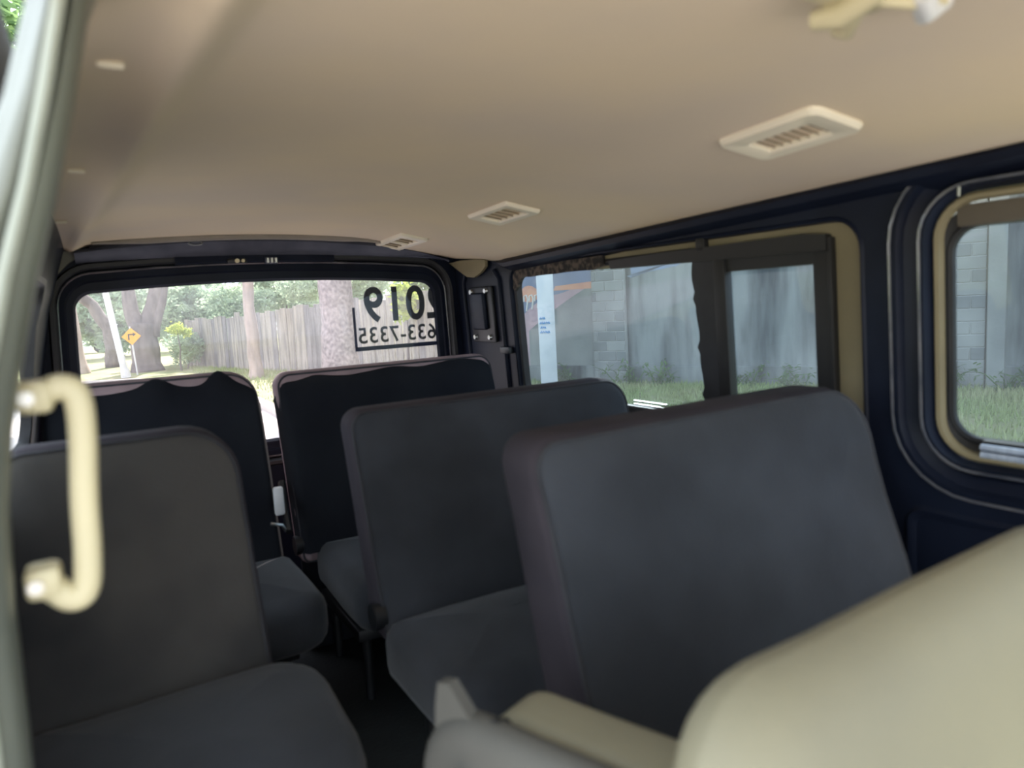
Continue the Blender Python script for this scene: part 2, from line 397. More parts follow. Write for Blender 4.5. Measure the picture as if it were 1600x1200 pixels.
def trunk_geo(paths, n=10):
    vv, ff = [], []
    for pts, rad in paths:
        # resample with a little irregularity
        P = [Vector(p) for p in pts]; Q, rr = [], []
        for i in range(len(P)-1):
            for j in range(4):
                t = j/4; q = P[i].lerp(P[i+1], t); q += Vector((noise.noise(q*1.7), noise.noise(q*1.7+Vector((9, 0, 0))), 0))*.06
                Q.append(q); rr.append((rad[i]*(1-t)+rad[i+1]*t)*(1+.10*noise.noise(q*3)))
        Q.append(P[-1]); rr.append(rad[-1])
        v, f = tube_geo(Q, rr, n); o = len(vv); vv += v; ff += [tuple(a+o for a in g) for g in f]
    return vv, ff

def tree(name, label, base, paths, crowns, bark, leaf, group=None, cat='tree'):
    x, y = base
    e = empty(name, (x, y, GROUND), label, cat, group)
    if paths:
        v, f = trunk_geo([([(x+p[0], y+p[1], GROUND+p[2]) for p in pts], rad) for pts, rad in paths]); mesh('trunk', v, f, bark, e, True)
    vv, ff = [], []
    for c, rd, n, sz in crowns:
        v, f = leaves((x+c[0], y+c[1], GROUND+c[2]), rd, n, sz, R); o = len(vv); vv += v; ff += [tuple(a+o for a in g) for g in f]
    if vv: mesh('foliage', vv, ff, leaf, e)
    return e

up_crown = lambda h, r, n=1500: [((0, 0, h), (r, r, r*.55), n, .22)]
tree('street_tree', 'thick forked tree trunk behind the orange road sign', (1.5, 28.4),
     [([(0, 0, -.1), (0, 0, .3), (-.02, 0, 1.2), (.0, 0, 1.7)], [.62, .50, .46, .45]), ([(-.15, 0, 1.5), (-.32, 0, 2.3), (-.4, .1, 4), (-.6, 0, 7)], [.30, .24, .20, .15]),
      ([(.12, 0, 1.45), (.42, 0, 2.3), (.62, 0, 3.1), (.9, 0, 7)], [.34, .26, .23, .15]), ([(.3, -.1, 1.2), (.66, -.1, 2.4), (.95, 0, 3.6), (1.8, 0, 7)], [.2, .17, .15, .1])], up_crown(8.5, 4.5, 2500), 'bark', 'leaf_green')
tree('street_tree', 'slim pale straight trunk before the board fence', (3.85, 21.0), [([(0, 0, -.1), (0, 0, .25), (-.02, 0, 2), (.04, 0, 4), (.1, 0, 8)], [.23, .18, .155, .16, .12])], up_crown(8.5, 3, 1500), 'bark_pale', 'leaf_green')
tree('street_tree', 'pale trunk at the left edge of the rear window', (-.62, 30.2), [([(0, 0, -.1), (0, 0, .4), (-.08, 0, 1.6), (-.1, 0, 3.2), (-.1, 0, 8)], [.36, .27, .24, .22, .16])], up_crown(8, 4, 1500), 'bark_pale', 'leaf_pale')
tree('street_tree', 'dark leaning trunk arching left behind the white pole', (.55, 33.0), [([(0, 0, -.1), (0, 0, .8), (-.08, 0, 1.6), (-.5, 0, 2.5), (-1.5, 0, 3.4), (-3.5, 0, 4.4)], [.34, .27, .26, .24, .2, .15])], [((-2, 0, 7), (3.5, 3.5, 2), 1500, .22)], 'bark', 'leaf_pale')
tree('street_tree', 'broad speckled trunk behind the mirrored window lettering', (4.15, 13.9), [([(0, 0, -.1), (0, 0, .4), (.02, 0, 1.5), (.04, 0, 3), (.1, 0, 9)], [.45, .36, .33, .33, .26])], up_crown(8.5, 4.2, 2500), 'bark_speckled', 'leaf_green')
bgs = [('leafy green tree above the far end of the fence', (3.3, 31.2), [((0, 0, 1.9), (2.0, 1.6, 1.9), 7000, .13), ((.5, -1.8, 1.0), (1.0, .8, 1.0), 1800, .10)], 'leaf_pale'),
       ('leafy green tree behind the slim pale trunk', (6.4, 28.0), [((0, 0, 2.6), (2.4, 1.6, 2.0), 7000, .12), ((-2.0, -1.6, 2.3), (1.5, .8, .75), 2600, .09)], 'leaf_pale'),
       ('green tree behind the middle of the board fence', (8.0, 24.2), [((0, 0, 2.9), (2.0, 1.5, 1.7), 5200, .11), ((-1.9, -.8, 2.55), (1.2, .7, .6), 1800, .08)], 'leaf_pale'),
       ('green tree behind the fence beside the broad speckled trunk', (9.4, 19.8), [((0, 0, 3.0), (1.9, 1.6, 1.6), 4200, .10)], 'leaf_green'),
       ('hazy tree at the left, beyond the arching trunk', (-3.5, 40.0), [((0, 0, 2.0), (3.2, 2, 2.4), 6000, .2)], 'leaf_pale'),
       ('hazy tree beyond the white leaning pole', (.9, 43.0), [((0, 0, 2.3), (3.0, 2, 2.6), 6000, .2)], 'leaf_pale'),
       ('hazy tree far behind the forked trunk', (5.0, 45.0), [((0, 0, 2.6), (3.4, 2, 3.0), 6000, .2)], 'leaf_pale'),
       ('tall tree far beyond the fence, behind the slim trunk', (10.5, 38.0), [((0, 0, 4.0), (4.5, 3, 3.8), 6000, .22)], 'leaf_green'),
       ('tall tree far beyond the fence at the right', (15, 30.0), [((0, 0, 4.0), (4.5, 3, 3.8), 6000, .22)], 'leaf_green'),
       ('bright yellow-green bush right of the orange sign', (2.45, 27.0), [((0, 0, 1.42), (.36, .3, .30), 420, .06), ((.3, 0, 1.30), (.25, .25, .22), 220, .06)], 'leaf_yellow'),
       ('bright yellow-green foliage behind the mirrored lettering', (6.55, 16.2), [((0, 0, 1.9), (.42, .4, .62), 420, .13)], 'leaf_yellow'),
       ('low pale bush at the foot of the forked trunk', (2.75, 27.7), [((0, 0, .75), (.75, .5, .80), 2400, .07)], 'leaf_pale')]
for lb, b, cr, lf in bgs:
    big = cr[0][1][0] > 1
    tr = [([(0, 0, -.1), (.05, 0, cr[0][0][2]*.5), (0, 0, cr[0][0][2])], [.14, .1, .05] if big else [.035, .025, .012])]
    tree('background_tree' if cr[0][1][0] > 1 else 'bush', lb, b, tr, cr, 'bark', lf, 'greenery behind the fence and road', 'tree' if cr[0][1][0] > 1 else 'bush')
# trees added to shade the grass beside the van, crowns above the window view
for i, (x, y, h, r) in enumerate([(9.6, 6.0, 7.5, 4.2), (6.4, 13.5, 8.5, 3.8), (12.0, 11.5, 7.8, 4.6), (14.5, 4.5, 7.5, 4.2), (-2.0, 21.0, 8.0, 4.0)]):
    tree('added_shade_tree', ['shade tree added over the grass by the front side window', 'shade tree added over the grass by the rear corner', 'shade tree added behind the mural wall', 'shade tree added behind the wall by the front window', 'shade tree added over the street behind'][i],
         (x+3.2, y-4.8) if i in (0,) else (x, y), [([(0, 0, -.1), (0, 0, 3), (0, 0, h)], [.24, .2, .1])], [((x-(x+3.2) if i == 0 else 0, 4.8 if i == 0 else 0, h), (r, r, r*.4), 1900, .26)], 'bark', 'leaf_green', 'added shade trees')

# leaning white pole
pole = empty('utility_pole', (.72, 25.6, GROUND), 'leaning white concrete pole left of the orange road sign', 'pole')
tube('shaft', [(.72, 25.6, GROUND-.1), (.66, 25.6, GROUND+.5), (.34, 25.6, GROUND+3.4), (-.1, 25.6, GROUND+8)], [.115, .10, .085, .07], 'pole_paint', pole, 12)
tube('collar', [(.715, 25.6, GROUND), (.70, 25.6, GROUND+.28)], [.15, .125], 'pole_paint', pole, 12)
# road sign
sx, sy = 1.10, 26.9
sign = empty('road_sign', (sx, sy, GROUND), 'orange diamond road sign with a black right-turn arrow', 'road sign')
tube('sign_post', [(sx, sy, GROUND-.05), (sx-.08, sy, GROUND+1.6)], .025, 'pole_paint', sign, 8)
cz = GROUND+1.27; cxs = sx-.06
plate = prism('sign_plate', [(0, -.29), (.29, 0), (0, .29), (-.29, 0)], lambda a, b, d: (cxs+a, sy-.03+d, cz+b), -.006, .006, 'sign_orange', sign)
prism('arrow', [(-.10, -.12), (-.06, -.12), (-.06, .045), (.05, .045), (.05, -.0), (.14, .065), (.05, .13), (.05, .085), (-.10, .085)], lambda a, b, d: (cxs+a, sy-.04+d, cz+b), -.006, .003, 'sign_black', plate)
# far parked car
car = empty('parked_car', (-1.2, 52, GROUND), 'white parked car far off between the left trunks', 'car')
def cbox(name, pts, w, m, par=car):
    return prism(name, pts, lambda a, b, d: (-1.2+a, 52+d, GROUND+b), -w/2, w/2, m, par)
cbox('body', [(-2.1, .35), (2.1, .35), (2.15, .7), (1.9, .9), (1.0, .98), (-1.7, 1.0), (-2.1, .85)], 1.7, 'car_white')
cab = cbox('cabin', [(-1.5, .98), (1.0, .96), (.4, 1.42), (-1.0, 1.45)], 1.5, 'car_white')
cbox('side_window', [(-1.25, 1.02), (.75, 1.01), (.33, 1.36), (-.9, 1.38)], 1.54, 'car_glass', cab)
for wx in (-1.35, 1.35):
    tube('wheel', [(-1.2+wx, 52-.86, GROUND+.32), (-1.2+wx, 52-.64, GROUND+.32)], .32, 'rubber', car, 16)
# grass blades on the strip
vv, ff = [], []
for i in range(26000):
    if i % 4:
        s_ = R.uniform(2, WL); d_ = .1+abs(R.gauss(0, 2.6)); p = WA+wt*s_+wn*d_
    else:
        s_ = R.uniform(0, FL); d_ = .1+abs(R.gauss(0, 1.8)); p = FA+ft*s_+fn_*d_
    if p.x < 2.75: continue
    hgt = R.uniform(.05, .14); a = R.uniform(0, 6.28); w = .012
    b = Vector((p.x, p.y, GROUND-.03)); o = len(vv)
    vv += [b+Vector((math.cos(a)*w, math.sin(a)*w, 0)), b-Vector((math.cos(a)*w, math.sin(a)*w, 0)), b+Vector((R.uniform(-.05, .05), R.uniform(-.05, .05), hgt))]; ff.append((o, o+1, o+2))
tag(mesh('grass', vv, ff, 'grass_blade'), 'short sunlit grass between street and wall', 'grass', kind='stuff')

# ------------------------------------------------------------------ the van shell
def hz(h): return H0+h
YR = 2.70                                            # rear plane
def wall_x(h):                                        # right wall, leaning in a little, rolling in at the top
    x = 1.35-.05*(h+.3)
    return x
def ceil_edge(y): return .205-.035*(max(y, 0)-.6) if y < 2.25 else .147+.048*(y-2.25)/.45
def crease(y): return .107-.075*(y-.6)
def ceil_h(x, y):
    c = crease(y)
    h = .285-.035*((x-.55)/.6)**2 if x < .55 else .285-.015*((x-.55)/.35)**2
    if x > .9: h = .27-.2*(x-.9)
    if x > 1.12:
        t = (x-1.12)/(1.335-1.12); h0 = .27-.2*.22; h = h0+(ceil_edge(y)-h0)*t
    if x < c:
        d = c-x; h = .285-.035*((c-.55)/.6)**2+.006-.16*d
    h -= .016*math.exp(-((x-c-.012)/.028)**2)
    return h
# floor
o = box('floor', (-.28, -1.0, -.06), (1.42, YR, 0), 'floor_mat'); tag(o, 'dark van floor between the seats', kind='structure')
# ceiling
xs = sorted(set([-.16+.05*i for i in range(29)]+[1.25, 1.3, 1.335])); ys = [-.7+.085*i for i in range(41)]
ys = [y for y in ys if y < YR-.03]+[YR-.02]
def cx(i, y):    # align columns to the crease
    u = i/30; c = crease(y)
    t = min(1, max(0, (y-1.0)/.5)); xl = -.02-.04*t*t*(3-2*t)
    if i <= 4: return xl+(c-.03-xl)*i/4
    if i <= 12: return c-.03+.012*(i-4)
    return c+.066+(1.335-c-.066)*(i-12)/22
rs = [[(cx(i, y), y, hz(ceil_h(cx(i, y), y))) for i in range(35)] for y in ys]
v, f = bridge(rs, False)
n0 = len(v); v2 = [(p[0]+(.09 if p[0] > 1.33 else 0), p[1]+(.10 if p[1] > YR-.03 else 0), p[2]+.05+(.03 if p[1] > YR-.03 else 0)) for p in v]
f += [tuple(q+n0 for q in g) for g in f[::-1]]
ceiling = mesh('ceiling', v+v2, f, 'headliner', None, True, .8); tag(ceiling, 'beige fabric headliner of the van', kind='structure')
# rolled lip along the back of the headliner; its shadow line comes with the header
tube('rear_lip', [(x, YR-.09-.05*((x-.5)/.5)**4, hz(ceil_h(x, YR-.1)-.004)) for x in [.02+.03*i for i in range(33)]], [.004+.009*min(1, min(i, 32-i)/5) for i in range(33)], 'headliner_edge', ceiling, 8)
for (x, y) in ((.042, .837), (.002, 1.395), (-.042, 2.035)):
    tube('headliner_clip', [(x-.012, y, hz(ceil_h(x, y)-.003)), (x+.012, y, hz(ceil_h(x, y)-.003))], .0035, 'vent_plastic', ceiling, 6)

# ---- right wall with two window openings
wall_right = tag(bpy.data.objects.new('wall_right', None), 'dark navy painted metal side wall', kind='structure'); COL.objects.link(wall_right)
def MR(a, b, d=0): return (wall_x(b)+d, a, hz(b))        # a = along van, b = height, d = outward
def panel(name, dom, op, rad, M, m, parent, step=7):
    A = rrect(op[0], op[1], op[2], op[3], rad); B = rrect(dom[0], dom[1], dom[2], dom[3], 1e-4)
    rs = [[M(p[0]+(q[0]-p[0])*t/step, p[1]+(q[1]-p[1])*t/step) for p, q in zip(A, B)] for t in range(step+1)]
    return rings(name, rs, m, parent, smooth=True, angle=.5)
def sweep(name, op, rad, prof, M, m, parent):
    """profile of (outset, depth) pairs swept round an opening"""
    rs = []
    for o_, d in prof:
        rr = tuple(max(.002, r+o_) for r in rad) if isinstance(rad, tuple) else max(.002, rad+o_)
        rs.append([M(a, b, d) for a, b in rrect(op[0]-o_, op[1]+o_, op[2]-o_, op[3]+o_, rr)])
    return rings(name, rs, m, parent, smooth=True, angle=.5)
W2 = (.875, 2.245, -.365, .128); R2 = (.07, .055, .055, .07)     # (lower right.. in a,b) near end = small a
W3 = (-.36, .735, -.335, .146); R3 = .075
TOP = .24
panel('side_panel', (.818, YR, -1.08, TOP), (W2[0]-.01, W2[1]+.01, W2[2]-.01, W2[3]+.01), .07, MR, 'navy', wall_right)
panel('side_panel', (-.62, .818, -1.08, TOP), (W3[0]-.076, W3[1]+.076, W3[2]-.076, W3[3]+.076), .151, MR, 'navy', wall_right)
# inner roof rail above the windows
rs = []
for i in range(40):
    y = -.6+i*(YR+.55)/39; e = ceil_edge(y)
    q = 1-.8*min(1, max(0, (y-2.25)/.12))
    rs.append([(1.342+(dx-1.342)*q, y, hz(e+dz*q)) for dx, dz in ((1.338, .03), (1.305, .012), (1.292, -.004), (1.296, -.018), (1.312, -.026), (1.325, -.030), (1.345, -.045))])
rings('roof_rail', rs, 'navy', wall_right, closed=False)
# pressings in the pillar panel
for a0, a1, b0, b1 in ((.55, .78, -.60, -.45), (.0, .5, -.62, -.46)):
    sweep('pressing', (a0, a1, b0, b1), .03, [(.012, 0), (.004, -.006), (-.006, -.004), (-.016, .004)], MR, 'navy', wall_right)

# window_3 : front side window
w3 = empty('window_3', (1.35, .2, hz(-.1)), 'front side window with beige seal in the navy wall', kind='structure')
sweep('channel', W3, R3, [(.078, 0), (.072, -.008), (.060, -.009), (.052, .004), (.032, .014), (.024, .006), (.018, -.006), (.010, -.006), (.004, .012), (.0, .02)], MR, 'navy', w3)
sweep('ridge', W3, R3, [(.076, -.0065), (.0745, -.0105), (.0705, -.0105), (.069, -.0065)], MR, 'navy_highlight', w3)
sweep('ridge', W3, R3, [(.021, -.004), (.0195, -.0085), (.0155, -.0085), (.014, -.004)], MR, 'navy_highlight', w3)
sweep('seal', W3, R3, [(.002, .014), (-.003, .008), (-.010, .010), (-.013, .024)], MR, 'beige_trim', w3)
G3 = (W3[0]+.022, W3[1]-.022, W3[2]+.036, W3[3]-.052)
sweep('gasket', G3, .05, [(.012, .034), (.004, .024), (-.004, .026), (-.006, .034)], MR, 'rubber', w3)
box('upper_sash', (-.34, W3[3]-.056, .02), (.70, W3[3]-.016, .034), 'beige_trim_shaded', w3, .006, 2, lambda c: MR(c.x, c.y, c.z))
box('lower_sash', (-.34, W3[2]+.012, .02), (.66, W3[2]+.040, .034), 'window_alu', w3, .006, 2, lambda c: MR(c.x, c.y, c.z))
sweep('sash', G3, .05, [(.030, .022), (.018, .026), (.010, .03), (.002, .036)], MR, 'window_alu', w3)
def pane(name, op, rad, M, m, parent, t=.004, d=.035):
    A = rrect(op[0], op[1], op[2], op[3], rad)
    rs = [[M(a, b, d) for a, b in A], [M(a, b, d+t) for a, b in A]]
    v, f = bridge(rs[:1], True, True, False); return mesh(name, rs[0], [tuple(range(len(A)))], m, parent)
pane('pane', (G3[0]-.004, G3[1]+.004, G3[2]-.004, G3[3]+.004), .05, MR, 'glass_side', w3)
for dz in (0, .014):
    tube('slider_rail', [MR(-.3, G3[2]-.008-dz, .012), MR(.655, G3[2]-.008-dz, .012)], .006, 'rail_blue', w3, 6)
tube('latch_tick', [MR(.68, W3[3]+.012, -.006), MR(.682, W3[3]-.004, -.004)], .0025, 'seal_white', w3, 5)

# window_2 : long rear side window
w2 = empty('window_2', (1.35, 1.55, hz(-.1)), 'long sliding side window with beige trim and black frames', kind='structure')
sweep('reveal', W2, .06, [(.012, 0), (.008, -.004), (.003, -.002), (.0, .012)], MR, 'navy', w2)
rsb = []
full = rrect(W2[0], W2[1], W2[2], W2[3], .06); idx = [i for i, p in enumerate(full) if p[0] < 1.95 and (p[1] > -.2 or p[0] < .94)]
for o_, d in [(.0, .012), (-.008, .013), (-.066, .016), (-.070, .034)]:
    ring = rrect(W2[0]-o_, W2[1]+o_, W2[2]-o_, W2[3]+o_*.6, max(.01, .06+o_*.5)); rsb.append([MR(*ring[i], d) for i in idx])
rings('beige_surround', rsb, 'beige_trim', w2, closed=False, angle=.5)
def wstrip(name, a0, a1, b0, b1, d0, d1, m, par=w2, bev=.004):
    return box(name, (a0, b0, d0), (a1, b1, d1), m, par, bev, 2, lambda c: MR(c.x, c.y, c.z))
# black frames
wstrip('near_post', .945, .985, -.32, .088, .004, .03, 'window_alu')
wstrip('near_post_lip', .936, .947, -.32, .10, -.002, .03, 'window_alu')
# sloping top rail of the slider
prism('top_rail', [(.945, .072), (1.66, .082), (1.665, .106), (1.50, .110), (1.0, .112), (.945, .106)], lambda a, b, d: MR(a, b, d), -.004, .024, 'window_alu', w2)
wstrip('rail_tab', 1.285, 1.315, .10, .135, -.004, .02, 'window_alu')
prism('near_sash_top', [(.965, .046), (1.24, .046), (1.24, .08), (.965, .08)], lambda a, b, d: MR(a, b, d), .006, .026, 'window_alu', w2)
wstrip('near_sash_bottom', .96, 1.3, -.355, -.31, .006, .026, 'window_alu')
# middle post with torn felt strip
wstrip('middle_post', 1.226, 1.264, -.325, .10, -.002, .026, 'window_alu')
pts = [(1.262, -.32)]
for i in range(24):
    b = -.32+i*.41/23; pts.append((1.318+.034*(b+.32)/.41*.6+.010*noise.noise(Vector((b*14, 1, 0)))+(.008 if i % 7 == 3 else 0), b))
pts += [(1.262, .09)]
prism('felt_strip', pts, lambda a, b, d: MR(a, b, d), .004, .014, 'rubber', w2)
wstrip('far_sash_bottom', 1.25, 2.2, -.36, -.325, .006, .026, 'window_alu')
for i, b in enumerate((-.318, -.308)): tube('sill_track', [MR(1.46, b, .0), MR(1.60, b, .0)], .003, 'navy_highlight', w2, 5)
sweep('far_gasket', (1.30, 2.222, -.335, .092), .045, [(.022, .01), (.012, .006), (.004, .01), (-.002, .03)], MR, 'rubber', w2)
# rusty, grimy strip along the top rear
prism('grimy_sealant', [(1.70, .095)]+[(1.70+i*.052, .088+.006*noise.noise(Vector((i*1.3, 0, 0)))) for i in range(1, 10)]+[(2.19, .07), (2.225, .04), (2.236, .05), (2.23, .10), (2.19, .124), (1.70, .126)], lambda a, b, d: MR(a, b, d), .002, .012, 'grime', w2)
pane('pane', (.96, 1.25, -.335, .07), .02, MR, 'glass_side', w2, d=.020)
pane('pane', (1.24, 2.225, -.345, .105), .05, MR, 'glass_side', w2, d=.032)

# rear corner: hinge plate with bolts, mouldings and the pale patch under the headliner
hp = box('hinge_plate', (2.375, -.150, -.016), (2.565, .068, 0), 'black_metal', wall_right, .008, 2, lambda c: MR(c.x, c.y, c.z))
box('hinge_arm', (2.415, -.10, -.034), (2.525, .045, -.014), 'navy', hp, .012, 3, lambda c: MR(c.x, c.y, c.z))
for a, b in ((2.41, .050), (2.53, .050), (2.41, -.130), (2.53, -.130)):
    tube('bolt', [MR(a, b, -.015), MR(a, b, -.026)], [.012, .009], 'bolt_metal', hp, 10)
for a in (2.325, 2.62):
    tube('pillar_moulding', [MR(a, b, -.002) for b in (-.9, -.5, -.2, .0, .09)]+[MR(a+(.03 if a < 2.5 else -.03), .125, -.004)], .010, 'navy', wall_right, 8)
box('catch', (2.27, -.19, -.022), (2.34, -.165, 0), 'black_metal', wall_right, .004, 2, lambda c: MR(c.x, c.y, c.z))
patchp = [(2.385, .166), (2.45, .174), (2.58, .180), (2.70, .178), (2.62, .142), (2.55, .112), (2.49, .106), (2.43, .122), (2.39, .142)]
o = prism('trim_1', patchp, lambda a, b, d: MR(a, b, d), -.022, -.010, 'beige_trim'); tag(o, 'pale shield-shaped patch in the rear corner under the headliner', kind='structure')

# ---- rear wall with tailgate window
wall_rear = tag(bpy.data.objects.new('wall_rear', None), 'dark tailgate and rear frame of the van', kind='structure'); COL.objects.link(wall_rear)
def MB(a, b, d=0):     # a = across, b = height, d = rearwards; arched on top, slightly flared below
    arch = -.030*((a-.59)/.66)**2*max(0, min(1, (b+.1)/.2))
    return (a+(-.035 if a < .59 else .02)*(max(0, .12-b))*abs(a-.59)/.65*1.0, YR+d, hz(b+arch))
WR = (-.115, 1.305, -.55, .222)           # body aperture
GR = (-.045, 1.232, -.46, .128)           # visible glass
panel('rear_panel', (-.205, 1.40, -1.08, .36), WR, .12, lambda a, b, d=0: MB(a, b, -.0), 'navy', wall_rear)
# header between headliner and tailgate: lamp plates and latch
hx = [-.03+i*.0435 for i in range(31)]
def hd_top(x): return .283-.045*((x-.53)/.56)**2-.03*max(0, (x-1.05)/.25)**2
def hd_bot(x): return .226-.020*((x-.55)/.62)**2
rs = []
for x in hx:
    a, b = hd_top(x), hd_bot(x)
    rs.append([(x, YR-.012, hz(a+.012)), (x, YR-.060, hz(a)), (x, YR-.068, hz(a-(a-b)*.3)), (x, YR-.050, hz(a-(a-b)*.75)), (x, YR-.032, hz(b)), (x, YR-.028, hz(b-.006)), (x, YR, hz(b-.008))])
rings('header', rs, 'header_paint', wall_rear, closed=False, angle=.7)
rs = [[(x, YR-.001, hz(hd_bot(x)-.004)), (x, YR-.030, hz(hd_bot(x)-.006)), (x, YR-.034, hz(hd_bot(x)-.028)), (x, YR-.001, hz(hd_bot(x)-.032))] for x in [.26+.05*i for i in range(12)]]
rings('lamp_strip', rs, 'navy', wall_rear, closed=False, angle=.4)
tube('headliner_shadow_line', [(x, YR-.064, hz(hd_top(x)+.004)) for x in hx if .0 < x < 1.0], .006, 'rubber', ceiling, 6)  # shadow line behind the headliner lip, modelled as a dark tube
o = prism('trim_3', [(-.115, .215), (-.06, .238), (.02, .246), (.04, .236), (-.02, .222), (-.05, .200), (-.085, .165), (-.11, .15)], lambda a, b, d: (a, YR+d, hz(b)), -.03, -.004, 'vinyl_grey'); tag(o, 'pale corner patch left of the tailgate header', kind='structure')
hd = box('header_lamp', (.425, -.045, hz(.190)), (.492, -.03, hz(.208)), 'black_metal', wall_rear, .006, 2, lambda c: (c.x, YR+c.y, c.z))
tube('bulb', [(.458, YR-.044, hz(.199)), (.458, YR-.05, hz(.199))], .008, 'cream_plastic', hd, 10)
tube('bulb', [(.478, YR-.044, hz(.199)), (.478, YR-.05, hz(.199))], .006, 'cream_plastic', hd, 10)
lt = box('latch', (.555, -.045, hz(.188)), (.60, -.02, hz(.210)), 'header_paint', wall_rear, .003, 2, lambda c: (c.x, YR+c.y, c.z))
for i in range(3): box('latch_bar', (.559+i*.014, -.050, hz(.190)), (.567+i*.014, -.044, hz(.208)), 'bolt_metal', lt, .001, 1, lambda c: (c.x, YR+c.y, c.z))
tube('harness_loop', [(.325+.022*math.cos(t), YR-.072, hz(.258)+.006*math.sin(t)) for t in [2*math.pi*i/16 for i in range(16)]], .003, 'navy_highlight', wall_rear, 6, True)
tube('hook', [(.33, YR-.06, hz(.262)), (.325, YR-.075, hz(.280))], .003, 'black_metal', wall_rear, 6)

w1 = empty('window_1', (.59, YR, hz(-.1)), 'rear tailgate window with dark frame and mirrored lettering', kind='structure')
sweep('weatherstrip', WR, .12, [(.006, -.006), (.0, -.018), (-.012, -.016), (-.018, .0), (-.018, .03)], MB, 'rubber', w1)
def gate_ring(ins, d, rr):
    # interpolate from aperture to glass outline
    op = [WR[i]+(GR[i]-WR[i])*ins for i in range(4)]
    return [MB(a, b, d) for a, b in rrect(op[0], op[1], op[2], op[3], rr)]
rings('tailgate_frame', [gate_ring(-.05, .034, .12), gate_ring(.2, .03, .11), gate_ring(.28, .012, .10), gate_ring(.55, .010, .085), gate_ring(.62, .016, .08), gate_ring(.9, .018, .055), gate_ring(1.0, .03, .05)], 'navy', w1)
tube('frame_edge', gate_ring(.29, .012, .10), .004, 'navy_highlight', w1, 6, True)
A = rrect(GR[0]-.02, GR[1]+.02, GR[2]-.02, GR[3]+.02, .06)
gl = mesh('pane', [MB(a, b, .030) for a, b in A], [tuple(range(len(A)))], 'glass_rear', w1)
# lettering on the outside of the glass (reads the right way from the street)
def lettering(txt, x0, x1, z0, z1, m, y, bold=0.0):
    """x0 = right-hand end seen from outside (small world x), x1 = where the text starts"""
    cu = bpy.data.curves.new('lettering', 'FONT'); cu.body = txt; cu.extrude = 0; cu.offset = bold; cu.space_character = 1.05
    t = bpy.data.objects.new('lettering_tmp', cu); COL.objects.link(t)
    bpy.context.view_layer.update()
    me = bpy.data.meshes.new_from_object(t.evaluated_get(bpy.context.evaluated_depsgraph_get()))
    bpy.data.objects.remove(t)
    xs_ = [v.co.x for v in me.vertices]; ys_ = [v.co.y for v in me.vertices]; a0, a1, b0, b1 = min(xs_), max(xs_), min(ys_), max(ys_)
    for v in me.vertices:
        v.co = (x1-(v.co.x-a0)/(a1-a0)*(x1-x0), y, hz(z0+(v.co.y-b0)/(b1-b0)*(z1-z0)))
    me.materials.clear()
    return link('lettering', me, m, gl)
lettering('2019', .934, 1.286, -.050, .094, 'decal', YR+.032, .022)
lettering('0633-7335', .902, 1.285, -.132, -.066, 'decal', YR+.032, .014)
def bar(x0, x1, z0, z1):
    return mesh('border_bar', [(x0, YR+.032, hz(z0)), (x1, YR+.032, hz(z0)), (x1, YR+.032, hz(z1)), (x0, YR+.032, hz(z1))], [(0, 1, 2, 3)], 'decal_blue', gl)
bar(.884, .895, -.150, .015); bar(.884, 1.25, -.160, -.143)

# ---- left wall (sliding door side) behind the door pillar
wall_left = tag(bpy.data.objects.new('wall_left', None), 'dark side wall behind the door pillar', kind='structure'); COL.objects.link(wall_left)
def ML(a, b, d=0): return ((-.135+.32*b if b > 0 else -.135+.15*b if b > -.5 else -.21)-d, a, hz(b))
WLo = (1.30, 2.22, -.30, .12)
panel('side_panel', (.72, YR, -1.08, .29), WLo, .07, ML, 'navy', wall_left)
w4 = empty('window_4', (-.12, 1.7, hz(-.1)), 'sliding door window behind the pillar', kind='structure')
sweep('seal', WLo, .07, [(.006, 0), (.0, -.006), (-.012, -.004), (-.016, .02)], ML, 'rubber', w4)
pane('pane', WLo, .07, ML, 'glass_left', w4, d=.02)

# door pillar in the near left, curved like the body side
prof = [(.0, .06), (.002, .012), (-.004, .0), (-.012, -.004), (-.018, .004), (-.022, .006), (-.028, -.004), (-.036, -.006), (-.044, .0), (-.050, .012), (-.062, .02), (-.066, .06)]
path = [(.33, .060), (.24, .021), (.17, .004), (.10, -.0150), (.04, -.034), (-.02, -.050), (-.08, -.064), (-.14, -.073), (-.22, -.078), (-.32, -.080), (-.5, -.086), (-.8, -.10), (-1.08, -.12)]
rs = [[(x+px*(.62 if h > .2 else .62+.6*min(1, (.2-h)/.25)), .62+py, hz(h)) for px, py in prof] for h, x in path]
pil = rings('trim_2', rs, 'pillar_paint', closed=False, angle=1.2); tag(pil, 'pale grey-green door pillar with rubber seal ridges', kind='structure')
tube('seal_bead', [(x-.016, .612, hz(h)) for h, x in path], .005, 'seal_white', pil, 6)

